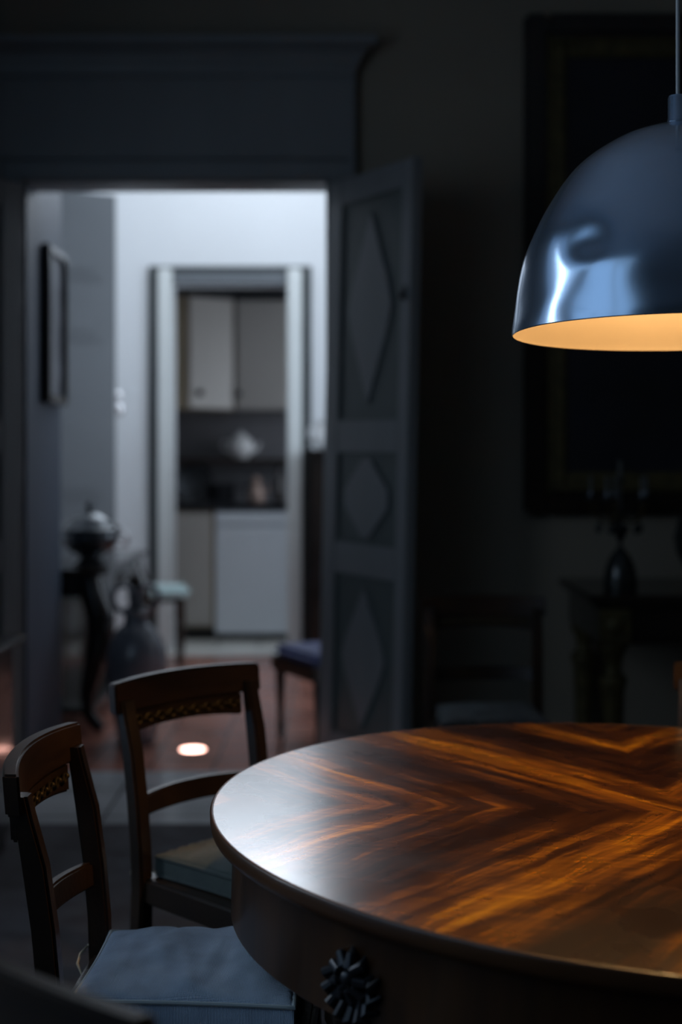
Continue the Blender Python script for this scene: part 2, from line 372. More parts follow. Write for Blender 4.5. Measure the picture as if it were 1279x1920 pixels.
t5b = MB().box((KL, BY-.05, KT), (KR, BY-.028, Z_(512, BY)), .008); struct('trim_8', t5b, M['lintelgrey_doorshade'])
struct('trim_6', t6, M['whitegloss'])
struct('floor_threshold', MB().box((KL-.2, BY-.12, 0), (KR+.16, BY+.17, .012), .004), M['threshold'])
# white panelled door standing ajar in front of the hall back wall
d3 = thing('door_3', (X_(212, 8.9), 8.9, 0), R(0), 'x', 'x')
del d3['label']; del d3['category']; d3['kind'] = 'structure'
A = Matrix.Rotation(R(212), 4, 'Z')     # leaf runs away from its lit edge towards the left wall
lf = MB(); LW = .52; LH = 3.0
lf.box((0, 0, .01), (LW, .05, LH), .004)
for z0_, z1_ in ((.25, .95), (1.12, 1.98), (2.09, 2.35), (2.47, 2.9)):
    lf.box((.08, .05, z0_), (LW-.08, .062, z1_), .006); lf.box((.13, .06, z0_+.05), (LW-.13, .072, z1_-.05), .006)
lf.build('door_leaf', M['lintelgrey_doorshade'], d3, M4=A)  # white leaf coloured grey for shade, only its edge stays white
MB().box((-.004, -.002, .01), (0.002, .052, LH), .001).build('door_edge', M['whitegloss'], d3, M4=A)
kb = MB(); kb.sph((-.03, .015, Z_(768, 8.9)), .04).sph((-.02, .03, Z_(742, 8.9)), .03).box((-.02, .005, Z_(768, 8.9)-.02), (0, .03, Z_(742, 8.9)+.02), .004)
kb.build('door_handle', M['brass'], d3, M4=A)

# --- kitchen
struct('floor_kitchen', MB().box((-2.2, BY-.02, -.1), (1.6, 11.6, 0)), M['kitfloor'], smooth=False)
struct('ceiling_kitchen', MB().box((-2.2, BY+.15, 3.0), (1.6, 11.6, 3.1)), M['ceil'], smooth=False)
struct('wall_kitchen_back', MB().box((-2.2, 11.25, 0), (1.6, 11.35, 3.0)), M['tile'], smooth=False)
struct('wall_kitchen_left', MB().box((-2.2, BY+.15, 0), (-2.1, 11.3, 3.0)), M['tile'], smooth=False)
struct('wall_kitchen_right', MB().box((1.3, BY+.15, 0), (1.4, 11.3, 3.0)), M['tile'], smooth=False)

# ------------------------------------------------------------------ dining room doors
LZ = 2.535; lw = .685
def leaf(name, hinge, ang, lean, mirror):
    root = bpy.data.objects.new(name, None); COL.objects.link(root); root['kind'] = 'structure'
    root.location = hinge; root.rotation_mode = 'XYZ'
    sg = -1 if mirror else 1
    base = Matrix.Rotation(R(lean), 4, 'Y') @ Matrix.Rotation(R(ang), 4, 'Z')
    T = Matrix.Translation((0, 0, -LZ))
    Mx = base @ T
    th = .045; w_ = lw
    b = MB()
    st = .115
    rows = [(.01, .2), (.86, 1.02-.0), (1.405-.0, 1.52), (2.43, LZ)]   # rails
    rows = [(.01, .22), (.885, 1.015), (1.39, 1.52), (2.43, LZ)]
    fr = MB()
    fr.box((0, 0, .01), (st, th, LZ), .004); fr.box((w_-st*.72, 0, .01), (w_, th, LZ), .004)
    for a, c in rows: fr.box((st, 0, a), (w_-st*.72, th, c), .003)
    fr.build('door_frame', M['doorpaint'], root, M4=Mx)
    pn = [(.22, .885), (1.015, 1.39), (1.52, 2.43)]
    xa, xb = st, w_-st*.72; xm = (xa+xb)/2
    for a, c in pn:
        p = MB().box((xa, .012, a), (xb, th-.012, c))
        for y0_ in (.004, th-.012):
            for q in ((xa, a, xa+.012, c), (xb-.012, a, xb, c), (xa, a, xb, a+.012), (xa, c-.012, xb, c)):
                p.box((q[0], y0_, q[1]), (q[2], y0_+.008, q[3]), .003)
        po = p.build('door_panel', M['panelpaint'], root, M4=Mx)
        zc = (a+c)/2; hw = (xb-xa)*.36; hh = (c-a)*.43
        if c-a < .5:
            pts = [(xm-hw, zc-.035), (xm-hw, zc+.035), (xm-.03, zc+hh), (xm+.03, zc+hh), (xm+hw, zc+.035), (xm+hw, zc-.035), (xm+.03, zc-hh), (xm-.03, zc-hh)]
        else:
            pts = [(xm-hw, zc), (xm-hw*.82, zc+hh*.25), (xm, zc+hh), (xm+hw*.82, zc+hh*.25), (xm+hw, zc), (xm+hw*.82, zc-hh*.25), (xm, zc-hh), (xm-hw*.82, zc-hh*.25)]
        d = MB().prism(pts, .002, .013, 'Y', .002).prism(pts, th-.013, th-.002, 'Y', .002)
        d.build('raised_lozenge', M['doorpaint'], po, M4=Mx)
    hd = MB()
    hd.box((w_-.055, -.006, 1.98), (w_-.035, 0, 2.04), .002); hd.sph((w_-.045, -.012, 2.0), .014)
    hd.build('door_bolt', M['black'], root, M4=Mx)
    for z in (.35, 1.3, 2.05, 2.3):
        hg = MB(); hg.tube([(-.006, th/2, z-.05), (-.006, th/2, z+.05)], .011, 12)
        hg.build('hinge', M['doorpaint'], root, M4=Mx)
    return root
ang = math.degrees(math.atan2(5.48-6.08, .278-DR))
leaf('door_1', (DR+.002, 6.085, LZ), ang, 1.15, False)
leaf('door_2', (DL-.03, 6.09, LZ), -122, 0, True)
# left leaf: the mirrored one shows its panels to the room

# ------------------------------------------------------------------ round table
TC = Vector((.592, 2.437, .754)); TR = .814
tbl = thing('round_table', (TC.x, TC.y, 0), 0, 'large round dining table of dark mahogany with matched veneer top under the lamp', 'table')
tilt = Matrix.Translation((0, 0, TC.z)) @ Matrix.Rotation(R(1.5), 4, 'Y')
top = MB().lathe([(0, -.028), (TR-.012, -.028), (TR-.004, -.02), (TR-.0035, -.002), (TR-.005, 0), (0, 0)], 160)
ob = top.build('tabletop', M['veneer'], tbl, ang=50); ob.matrix_local = tilt
M['edgewood'] = mat('dark_mahogany_edge', (0.10, 0.038, 0.010), 0.38, col2=(0.05, 0.018, 0.006), scale=6, coat=.15)
eb = MB().lathe([(TR-.03, -.030), (TR-.010, -.0295), (TR-.003, -.026), (TR-.001, -.018), (TR, -.004), (TR-.001, -.0012), (TR-.003, .0002), (TR-.006, .0002), (TR-.007, -.002)], 160)
ob = eb.build('edge_band', M['edgewood'], tbl, ang=50); ob.matrix_local = tilt
AR = TR-.033
ap = MB().lathe([(AR-.03, -.173), (AR-.010, -.174), (AR-.0065, -.171), (AR-.006, -.05), (AR-.003, -.04), (AR+.003, -.031), (AR-.03, -.0305)], 128)
M['apronwood'] = mat('apron_figured_mahogany', (0.10, 0.040, 0.012), 0.36, col2=(0.022, 0.009, 0.004), scale=5, stretch=(3, 3, .35), coat=.15)
ob = ap.build('apron', M['apronwood'], tbl); ob.matrix_local = tilt
AA = math.atan2(-.524, -.578); la = AA-.35; lr = .60
for k in range(4):
    a = AA-.35 + k*math.pi/2; cx, cy = lr*math.cos(a), lr*math.sin(a)
    zt = .582 - math.sin(R(1.5))*cx
    lg = MB().lathe([(.05, 0), (.055, .03), (.04, .06), (.028, .1), (.034, .16), (.05, .22), (.056, .34), (.048, .42), (.036, .455), (.05, .47), (.062, .49), (.062, zt)], 32, c=(cx, cy, 0))
    lg.build('leg', M['wood'], tbl)
    # carved rosette with leaves, applied to the apron
    a = AA + k*math.pi/2; rr = AR-.008
    P = Matrix.Translation((rr*math.cos(a), rr*math.sin(a), .650-math.sin(R(1.5))*rr*math.cos(a)-.014)) @ Matrix.Rotation(a, 4, 'Z')
    cvb = MB(); cvb.sph((.012, 0, .012), .012)
    for j in range(9):
        q = 2*math.pi*j/9
        cvb.tube([(.0, .010*math.cos(q), .012+.010*math.sin(q)), (.017, .020*math.cos(q), .012+.020*math.sin(q)), (.012, .032*math.cos(q), .012+.032*math.sin(q)), (.0, .038*math.cos(q+.25), .012+.038*math.sin(q+.25))], [.005, .0075, .007, .003], 8)
    for j in range(9):
        q = math.pi*(.95+1.1*j/8)
        cvb.tube([(0, .03*math.cos(q), .012+.03*math.sin(q)), (.014, .046*math.cos(q), .0+.046*math.sin(q)), (.003, .054*math.cos(q+.25), .054*math.sin(q+.25))], [.006, .008, .003], 8)
    cvb.build('carved_rosette', M['carved'], tbl, M4=P)
st_ = MB()
for k in range(2):
    a = la + k*math.pi/2
    st_.box((-lr, -.025, .12), (lr, .025, .16), .006, Matrix.Rotation(a, 4, 'Z'))
st_.build('stretcher', M['wood'], tbl)

# ------------------------------------------------------------------ chairs
def make_chair():
    c = thing('dining_chair', (0, 0, 0), 0, 'x', 'chair', None)
    # side profile of the rear post (x back, z up), curved sabre
    def post(sy):
        rings = []
        pr = [(-.285, 0), (-.25, .1), (-.22, .22), (-.205, .34), (-.2, .43), (-.203, .52), (-.212, .62), (-.226, .72), (-.243, .80), (-.25, .83)]
        for x, z in pr:
            spl = .178 + .012*(z/.83)
            wd = .018 if z > .4 else .02; dp = .019 if z < .75 else .014
            y = sy*spl
            rings.append([(x-dp, y-wd, z), (x+dp, y-wd, z), (x+dp, y+wd, z), (x-dp, y+wd, z)])
        b = MB().loft(rings)
        bmesh.ops.bevel(b.bm, geom=[e for e in b.bm.edges if abs(e.verts[0].co.z-e.verts[1].co.z) > .02], offset=.005, segments=2, affect='EDGES')
        return b
    for sy in (-1, 1): post(sy).build('rear_leg', M['wood'], c)
    def bow(y, hw, amt): return -amt*(1-(y/hw)**2)
    def rail(hw, z0, z1, x0, amt, th, crown=0.0, bev=.004, flare=0.0):
        rings = []
        n = 17
        for i in range(n):
            y = -hw+2*hw*i/(n-1); x = x0+bow(y, hw, amt); zc = z1+crown*(1-(y/hw)**2)
            f = flare*(y/hw)**2
            rings.append([(x-th/2, y, z0+f), (x-th/2-.006*(z1-z0)/.07, y, zc), (x+th/2-.006*(z1-z0)/.07, y, zc), (x+th/2, y, z0+f)])
        b = MB().loft(rings)
        bmesh.ops.bevel(b.bm, geom=[e for e in b.bm.edges if abs(e.verts[0].co.y-e.verts[1].co.y) > .01 or abs(e.verts[0].co.y) > hw-.001], offset=bev, segments=2, affect='EDGES')
        return b
    rail(.222, .802, .868, -.252, .034, .026, crown=.006).build('top_rail', M['woodx'], c)
    orn = rail(.176, .762, .803, -.262, .018, .014, flare=-.012); orn_o = orn.build('under_rail', M['wood'], c)
    g = MB()
    for i in range(-4, 5):
        y = i*.036; x = -.262+bow(y, .176, .018)+.008
        for sgn in (1, -1):
            pts = []
            for k in range(14):
                q = k/13*math.pi*2.1; r_ = .013*(1-k/18)
                pts.append((x+.002, y+sgn*(r_*math.cos(q)), .779+r_*math.sin(q)))
            g.tube(pts, .0022, 6)
        g.sph((x+.002, y+.018, .781), .0055, seg=10)
    g.build('gilt_scroll_ornament', M['gilt'], orn_o)
    rail(.172, .578, .622, -.218, .036, .020, crown=.004).build('middle_rail', M['wood'], c)
    # seat frame
    sf = MB()
    o1 = [(-.215, -.19), (.205, -.222), (.205, .222), (-.215, .19)]; 
    sf.prism([(a, b_) for a, b_ in o1], .40, .455, 'Z', .006)
    sf.build('seat_frame', M['wood'], c)
    for sy in (-1, 1):
        y = sy*.195; rings = []
        for x, z, r in ((.235, 0, .014), (.215, .1, .015), (.192, .22, .017), (.18, .34, .021), (.178, .41, .023)):
            rings.append([(x-r, y-r, z), (x+r, y-r, z), (x+r, y+r, z), (x-r, y+r, z)])
        MB().loft(rings).build('front_leg', M['wood'], c)
    return c
def place(o, x, y, deg, label):
    o.location = (x, y, .004); o.rotation_euler = (0, 0, R(deg)); o['label'] = label; o['group'] = 'matching empire dining chairs'
    return o
ch0 = make_chair()
CH = [(-.245, 2.405, -2, 'dark wooden chair at left with gilt scrolls, its dusty blue cushion lit by daylight'),
      (-.157, 3.07, -41.4, 'dark wooden chair with grey-green cushion, standing in front of the open doorway'),
      (-.132, 1.578, 43, 'blurred dark chair back cut off in the bottom left corner of the photo'),
      (.905, 3.09, 247, 'reddish dark chair half hidden behind table at the right edge of the photo'),
      (.50, 4.76, 270, 'very dark chair against the far wall between the open door and console table')]
chairs = []
for i, (x, y, d, l) in enumerate(CH):
    o = ch0 if i == 0 else copy_tree(ch0)
    chairs.append(place(o, x, y, d, l))

def cushion(seed, m):
    """square puffy pad; returns root with body as mesh"""
    rnd = random.Random(seed)
    n = 56; hx, hb, hf = .178, .166, .180; th0 = .052
    t = bmesh.new()
    def outline(u, v):
        # rounded-square with slightly pulled corners
        x = u*hx; wid = hb+(hf-hb)*(u+1)/2; y = v*wid
        k = 1-.035*(1-u*u)*abs(v)**2; k2 = 1-.03*(1-v*v)*abs(u)**2
        return x*(2-k2 if 0 else k2), y*k
    grid = {}
    for side in (1, -1):
        for i in range(n+1):
            for j in range(n+1):
                u = -1+2*i/n; v = -1+2*j/n
                e = (1-abs(u)**6)*(1-abs(v)**6)
                e = max(e, 0)
                x, y = outline(u, v)
                dome = .024*(1-u*u)*(1-v*v)
                if side > 0:
                    z = .040+(th0-.040)*e**.32+dome
                    d = min(1-abs(u), 1-abs(v))
                    w_ = max(0, 1-d*3.0)
                    # gathers running in from the front and the back seams
                    z += .006*math.sin(v*46+3*math.sin(v*9))*max(0, 1-(1-u)*3.2)*e**.3
                    z += .004*math.sin(v*38)*max(0, 1-(1+u)*4)*e**.3
                    z += .011*noise.noise(Vector((u*2.3+seed, v*2.0, .4)))*e + .005*noise.noise(Vector((u*6, v*4+seed, 1.4)))*e
                else: z = 0.0
                if i in (0, n) or j in (0, n): z = .040 if side > 0 else .0
                grid[side, i, j] = t.verts.new((x, y, z))
        for i in range(n):
            for j in range(n):
                f = [grid[side, i, j], grid[side, i+1, j], grid[side, i+1, j+1], grid[side, i, j+1]]
                t.faces.new(f if side > 0 else f[::-1])
    rim = [(i, 0) for i in range(n)]+[(n, j) for j in range(n)]+[(i, n) for i in range(n, 0, -1)]+[(0, j) for j in range(n, 0, -1)]
    for a, b in zip(rim, rim[1:]+rim[:1]):
        t.faces.new((grid[1, a[0], a[1]], grid[-1, a[0], a[1]], grid[-1, b[0], b[1]], grid[1, b[0], b[1]]))
    bmesh.ops.recalc_face_normals(t, faces=t.faces)
    pts = [grid[1, i, j].co.copy() for i, j in rim]
    mb = MB(); mb._add(t)
    body = mb.build('seat_cushion', m, ang=80)
    P = MB(); P.tube([p+Vector((0, 0, .001)) for p in pts+pts[:1]], .0038, 8); P.build('piping', M['piping'] if m is M['bluecloth'] else m, body)
    P = MB(); P.tube([Vector((p.x*.995, p.y*.995, .002)) for p in pts+pts[:1]], .003, 8); P.build('lower_piping', M['piping'] if m is M['bluecloth'] else m, body)
    for sy in (1, -1):
        y = sy*.166
        MB().tube([(-.165, y*.97, .004), (-.19, y*1.02, .010), (-.226, y*1.17, .006), (-.238, y*1.1, -.006), (-.236, y*.9, -.012), (-.222, y*.8, -.03), (-.228, y*.8, -.05), (-.232, y*.78, -.075)], .0022, 6).build('tie_cord', M['cordstr'], body)
    return body
def put_cushion(c, chair, z=.457, dx=.0, label=''):
    c.location = chair.matrix_basis @ Vector((dx, 0, z+.0005)); c.rotation_euler = chair.rotation_euler
    tag(c, label, 'cushion', 'seat cushions of the dining chairs')
bpy.context.view_layer.update()
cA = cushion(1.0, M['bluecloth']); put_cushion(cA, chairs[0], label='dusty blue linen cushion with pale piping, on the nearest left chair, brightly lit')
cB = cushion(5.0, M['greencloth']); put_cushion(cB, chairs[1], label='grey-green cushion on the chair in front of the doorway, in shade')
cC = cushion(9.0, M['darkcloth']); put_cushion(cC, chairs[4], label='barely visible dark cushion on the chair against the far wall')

# ------------------------------------------------------------------ pendant lamp
LX, LY = X_(1272, 2.437), 2.437; k = 2.437/F
lamp = thing('pendant_lamp', (LX, LY, 0), 0, 'glossy slate-grey dome pendant lamp with golden inside, hanging over the round table', 'lamp')
prof_px = [(310, 625), (309, 612), (304, 580), (299, 545), (293, 510), (287, 485), (279, 462), (266, 432), (250, 400), (232, 370), (213, 342), (191, 315), (165, 292), (135, 272), (103, 255), (70, 243), (40, 234), (19, 231)]
zr = Z_(625, 2.437)
prof = [(r*k, zr+(625-y)*k) for r, y in prof_px]
def dent(r, z, a):
    ca = math.cos(a-R(-126)); zz = (z-zr)
    d = 0
    # shallow dents as in hammered sheet metal
    for (aa, z_, s1, s2, amp) in ((-136, .125, 9, .032, -.0070), (-128, .09, 14, .03, .003), (-160, .17, 14, .05, .0040), (-120, .2, 24, .06, -.0022), (-148, .03, 10, .03, .0040), (-100, .25, 20, .04, .002), (-170, .06, 9, .05, -.002), (-126, .05, 9, .035, .002), (-145, .235, 13, .028, -.0022)):
        da = (math.degrees(a)-aa+180) % 360-180
        d += amp*math.exp(-(da/s1)**2-((zz-z_)/s2)**2)
    d += .0014*noise.noise(Vector((math.cos(a)*2.5, math.sin(a)*2.5, zz*9)))
    return (r+d if r > .03 else r, z)
def densify(p, m=4):
    out = []
    n = len(p)
    for i in range(n-1):
        p0, p1, p2, p3 = p[max(i-1, 0)], p[i], p[i+1], p[min(i+2, n-1)]
        for j in range(m):
            t = j/m
            out.append(tuple(.5*((2*p1[q])+(-p0[q]+p2[q])*t+(2*p0[q]-5*p1[q]+4*p2[q]-p3[q])*t*t+(-p0[q]+3*p1[q]-3*p2[q]+p3[q])*t**3) for q in (0, 1)))
    out.append(p[-1]); return out
pd = densify(prof)
M['lampshell'] = mat('slate_gloss_enamel', (0.50, 0.64, 0.84), 0.20, metal=.92, var=.04, scale=6, coat=.5)
M['lampgold'] = mat('gold_enamel_inside', (0.155, 0.130, 0.105), 0.5, var=.05, scale=8)
TL = Matrix.Translation((0, 0, zr)) @ Matrix.Rotation(R(-1.6), 4, 'X') @ Matrix.Translation((0, 0, -zr))
def shell(name, pp, m, flip=False):
    b = MB(); t = bmesh.new(); seg = 144; rings = []
    for r, z in pp:
        rings.append([t.verts.new((*[(lambda q: (q[0]*math.cos(2*math.pi*i/seg), q[0]*math.sin(2*math.pi*i/seg), q[1]))(dent(r, z, 2*math.pi*i/seg))][0],)) for i in range(seg)])
    for a, c_ in zip(rings, rings[1:]):
        for i in range(seg):
            f = (a[i], a[(i+1) % seg], c_[(i+1) % seg], c_[i]); t.faces.new(f[::-1] if flip else f)
    b._add(t); return b
outer = shell('lamp_shade', pd, M['lampshell'])
rimp = [(pd[0][0], pd[0][1]), (pd[0][0]-.0008, pd[0][1]-.0016), (pd[0][0]-.002, pd[0][1]-.001), (pd[0][0]-.0025, pd[0][1]+.001)]
sh = outer.build('lamp_shade', M['lampshell'], lamp, ang=80, M4=TL)
rr_ = shell('shade_rim', rimp, M['black']).build('shade_rim', M['lampshell'], sh, ang=80, M4=TL)
inn = shell('shade_lining', [(max(r-.0025, .002), z-.0008) for r, z in pd], M['lampgold'], True).build('shade_lining', M['lampgold'], sh, ang=80, M4=TL)
cp = MB().lathe([(.0, Z_(234, LY)), (.0185, Z_(234, LY)), (.0185, Z_(226, LY)), (.0172, Z_(224, LY)), (.0172, Z_(184, LY)), (.0155, Z_(180, LY)), (0, Z_(179, LY))], 32)
cp.build('socket_cap', M['lampshell'], lamp)
MB().tube([(0, 0, Z_(181, LY)), (0, 0, 3.0), (0, 0, H)], .0038, 12).build('cord', M['greycord'], lamp)
MB().lathe([(0, H-.05), (.03, H-.048), (.055, H-.02), (.058, H), (0, H)], 32).build('ceiling_rose', M['lampshell'], lamp)
M['bulb'] = mat('warm_bulb_glass', (.9, .7, .4), .3, emit=(1, .62, .22), estr=4)
MB().lathe([(0, zr+.222), (.014, zr+.224), (.026, zr+.238), (.029, zr+.255), (.024, zr+.272), (.014, zr+.285), (.013, zr+.30), (0, zr+.30)], 24).build('light_bulb', M['bulb'], lamp)
MB().lathe([(0, zr+.292), (.02, zr+.292), (.02, zr+.345), (.008, zr+.35), (.008, zr+.365), (0, zr+.365)], 24).build('bulb_socket', M['lampshell'], lamp)
pl = bpy.data.lights.new('lamp_light', 'POINT'); pl.energy = 29.0; pl.color = (1.0, .60, .235); pl.shadow_soft_size = .03
po = bpy.data.objects.new('lamp_light', pl); COL.objects.link(po); po.parent = lamp; po.location = (0, 0, zr+.21)

# ------------------------------------------------------------------ far-wall painting
pf = thing('framed_painting', (X_(980, WY), WY-.01, Z_(965, WY)), 0, 'huge dark oil painting in black and gilt frame on the far wall above the console', 'painting')
W = 1.75; HH = Z_(32, WY)-Z_(965, WY)
def frame(b, x0, z0, x1, z1, wd, y0, y1, bev=.01):
    for lo, hi in (((x0, y0, z0), (x0+wd, y1, z1)), ((x1-wd, y0, z0), (x1, y1, z1)), ((x0+wd, y0, z0), (x1-wd, y1, z0+wd)), ((x0+wd, y0, z1-wd), (x1-wd, y1, z1))): b.box(lo, hi, bev)
b = MB(); frame(b, 0, 0, W, HH, .1, -.06, 0, .018); b.build('outer_frame', M['ebony'], pf)
b = MB(); frame(b, .09, .09, W-.09, HH-.09, .095, -.045, -.005, .014); frame(b, .105, .105, W-.105, HH-.105, .02, -.055, -.04, .006); b.build('gilt_inner_frame', M['giltframe'], pf)
MB().box((.16, -.022, .16), (W-.16, -.012, HH-.16)).build('canvas', M['canvas'], pf, smooth=False)

# ------------------------------------------------------------------ dining console table + candelabrum
cf, cb_ = 5.30, 6.10; cz = .85
cx0 = X_(1108, cf); 
con = thing('console_table', (cx0, cb_, 0), 0, 'dark carved console table with column legs under the large painting', 'table')
CW = 1.35; D = cf-cb_
MB().box((0, D, cz-.032), (CW, 0, cz), .008).box((.02, D+.02, cz-.05), (CW-.02, 0, cz-.032), .006).build('tabletop', M['ebony'], con)
MB().box((.045, D+.045, cz-.19), (CW-.045, -.01, cz-.05), .006).build('frieze', M['ebony'], con)
for i, (x, y) in enumerate(((.10, D+.09), (CW-.10, D+.09), (.10, -.07), (CW-.10, -.07))):
    l = MB().lathe([(.05, 0), (.05, .05), (.03, .07), (.035, .12), (.038, .3), (.044, .48), (.05, .5), (.055, .515), (.052, .535), (.035, .545), (.03, .57), (.036, .60), (.045, .625), (.055, .64), (.055, .66)], 24, c=(x, y, 0)).build('leg', M['giltframe'], con)
for x in (.10, CW-.10):
    MB().box((x-.06, D+.03, cz-.185), (x+.06, D+.05, cz-.055), .005).sph((x, D+.032, cz-.12), .035, (1, .4, 1)).build('carved_block', M['giltframe'], con)
def candelabrum(x, y, z, label):
    c = thing('candelabrum', (x, y, z), 0, label, 'candelabrum', 'candelabra on the console table')
    MB().lathe([(0, 0), (.062, 0), (.066, .01), (.064, .05), (.056, .09), (.04, .125), (.02, .15), (.008, .165), (0, .168)], 32).build('domed_base', M['glassy'], c)
    MB().lathe([(0, .165), (.008, .165), (.008, .18), (.02, .205), (.034, .235), (.03, .245), (.01, .25), (.008, .3), (.012, .31), (.008, .32), (.007, .42), (0, .42)], 24).build('stem', M['black'], c)
    for i in range(5):
        a = 2*math.pi*i/5+.3; R1 = .115
        ar = MB().tube([(0, 0, .29), (.035*math.cos(a), .035*math.sin(a), .262), (.075*math.cos(a), .075*math.sin(a), .262), (.105*math.cos(a), .105*math.sin(a), .3), (R1*math.cos(a), R1*math.sin(a), .345)], .005, 8)
        ao = ar.build('arm', M['gilt'], c)
        MB().lathe([(0, .34), (.012, .342), (.022, .352), (.024, .36), (.012, .362), (.011, .385), (0, .385)], 16, c=(R1*math.cos(a), R1*math.sin(a), 0)).build('candle_cup', M['pewter'], ao)
        MB().lathe([(.008, .385), (.008, .44), (.002, .444), (0, .45)], 12, c=(R1*math.cos(a), R1*math.sin(a), 0)).build('candle', M['wax'], ao)
        MB().sph((.085*math.cos(a), .085*math.sin(a), .235), .014, (1, 1, 1.5), 10).build('crystal_drop', M['glassy'], ao)
    MB().lathe([(0, .42), (.014, .422), (.022, .432), (.01, .44), (.009, .5), (.002, .505), (0, .51)], 16).build('top_candle', M['wax'], c)
candelabrum(X_(1164, 5.6), 5.6, cz, 'dark branched candelabrum with domed base, on the console left of photo edge')
MB_ = MB().lathe([(0, 0), (.05, 0), (.055, .01), (.03, .03), (.05, .07), (.09, .14), (.10, .20), (.085, .26), (.05, .30), (.04, .33), (.06, .36), (.055, .36), (0, .34)], 32)
v = MB_.build('vase', M['glassy']); v.location = (X_(1312, 5.6), 5.6, cz); tag(v, 'dark bulbous vase on the console, cut off by the right photo edge', 'vase')

# ------------------------------------------------------------------ chest at the left
chs = thing('chest_of_drawers', (-2.0, 4.98, 0), 0, 'low dark wooden chest at the left photo edge below the left door leaf', 'chest')
cw, cd, ch_ = 2.0-1.12, -.68, .735
MB().box((0, cd, .07), (cw-.03, 0, ch_-.02), .004).build('body', M['ebony'], chs)
MB().box((0, cd-.03, ch_-.02), (cw+.02, .02, ch_+.012), .008).build('top_board', M['ebony'], chs)
MB().box((.02, cd+.02, 0), (cw-.05, -.02, .07), .003).build('plinth', M['ebony'], chs)
for i, z in enumerate((.09, .30, .51)):
    d = MB().box((.03, cd-.014, z), (cw-.06, cd, z+.19), .004).build('drawer', M['wood'], chs)
    MB().sph((.25, cd-.025, z+.095), .014).build('knob', M['gilt'], d); MB().sph((cw-.3, cd-.025, z+.095), .014).build('knob', M['gilt'], d)
# rug
rg = MB().box((-1.5, -.3, 0), (2.6, 5.28, .004), .001).build('rug', M['rug']); tag(rg, 'large dark worn rug spread on the stone floor under the table and chairs', 'rug')

# ------------------------------------------------------------------ hall: picture, console, tureen, urn, stool, cabinet, armchair
pic = thing('framed_print', (SX, 6.47, Z_(755, 6.5)), 0, 'small framed grey print hanging on blue-grey wall inside the doorway', 'picture')
PW, PH = .40, Z_(455, 6.47)-Z_(755, 6.47)
PW = .60
def frame_x(b, y0, z0, y1, z1, wd, x0, x1, bev): 
    for lo, hi in (((x0, y0, z0), (x1, y0+wd, z1)), ((x0, y1-wd, z0), (x1, y1, z1)), ((x0, y0+wd, z0), (x1, y1-wd, z0+wd)), ((x0, y0+wd, z1-wd), (x1, y1-wd, z1))): b.box(lo, hi, bev)
PW = .44
b = MB(); frame_x(b, 0, 0, PW, PH, .04, .0, .045, .008); b.build('picture_frame', M['ebony'], pic)
MB().box((.005, .03, .03), (.02, PW-.03, PH-.03)).build('print', M['print'], pic, smooth=False)

hc = thing('hall_console_table', (-1.5, 6.98, 0), 0, 'dark ornate console with curved cabriole legs in the hall, seen left through the doorway', 'table')
hx, hy, hz = .35, 1.5, .815
MB().prism([(0, 0), (hx-.05, 0), (hx, .04), (hx-.015, .3), (hx, .75), (hx-.015, 1.2), (hx, hy-.04), (hx-.05, hy), (0, hy)], hz-.03, hz, 'Z', .006).build('tabletop', M['ebony'], hc)
MB().box((.02, .03, hz-.14), (hx-.05, hy-.03, hz-.03), .01).sph((hx-.05, .75, hz-.11), .06, (.4, 1.6, .8)).build('apron', M['ebony'], hc)
MB().box((0, .02, .02), (.04, hy-.02, hz-.05), .004).build('dark_backing_fill', M['ebony'], hc)  # added dark fill under the console top, hiding the white wall behind
MB().box((.03, .05, .10), (hx-.08, hy-.05, .125), .006).build('lower_shelf', M['ebony'], hc)
for i, (x, y) in enumerate(((hx-.09, .06), (hx-.09, hy-.08), (.07, .06), (.07, hy-.08))):
    sx = 1 if x > .2 else -1
    lg = MB().tube([(x, y, hz-.05), (x+.01*sx, y-.005, hz-.12), (x+.05*sx, y-.02, hz-.22), (x+.055*sx, y-.025, hz-.32), (x+.02*sx, y-.01, hz-.48), (x-.015*sx, y, hz-.62), (x-.01*sx, y, hz-.72), (x+.03*sx, y-.01, .045), (x+.06*sx, y-.02, .022)], [.06, .065, .072, .068, .052, .040, .034, .034, .026], 14)
    lg.bm.verts.ensure_lookup_table(); lo_ = lg.build('cabriole_leg', M['ebony'], hc)
    pts = [(x+.062*sx+.03*math.cos(q)*(1-q/14), y-.045, hz-.25+.03*math.sin(q)*(1-q/14)) for q in [j*.4 for j in range(22)]]
    MB().tube(pts, .007, 8).build('carved_scroll', M['pewter'], lo_)

tu = thing('soup_tureen', (-1.29, 7.3, hz), 0, 'dark lidded metal tureen standing on the ornate hall console', 'tureen')
MB().lathe([(0, 0), (.075, 0), (.08, .01), (.06, .025), (.045, .04), (.06, .055), (.105, .085), (.128, .125), (.132, .16), (.12, .18), (0, .18)], 40).build('bowl', M['pewter'], tu)
ld = MB().lathe([(0, .18), (.136, .18), (.138, .19), (.12, .205), (.10, .235), (.07, .26), (.03, .275), (.012, .28), (0, .28)], 40).build('lid', M['pewter'], tu)
MB().lathe([(0, .278), (.012, .28), (.01, .29), (.022, .305), (.02, .32), (.006, .335), (0, .34)], 16).build('finial', M['pewter'], ld)
for s in (-1, 1):
    MB().tube([(s*.12, 0, .15), (s*.15, 0, .17), (s*.172, 0, .15), (s*.165, 0, .115), (s*.14, 0, .10), (s*.118, 0, .11)], .009, 10).build('handle', M['brass'], tu)

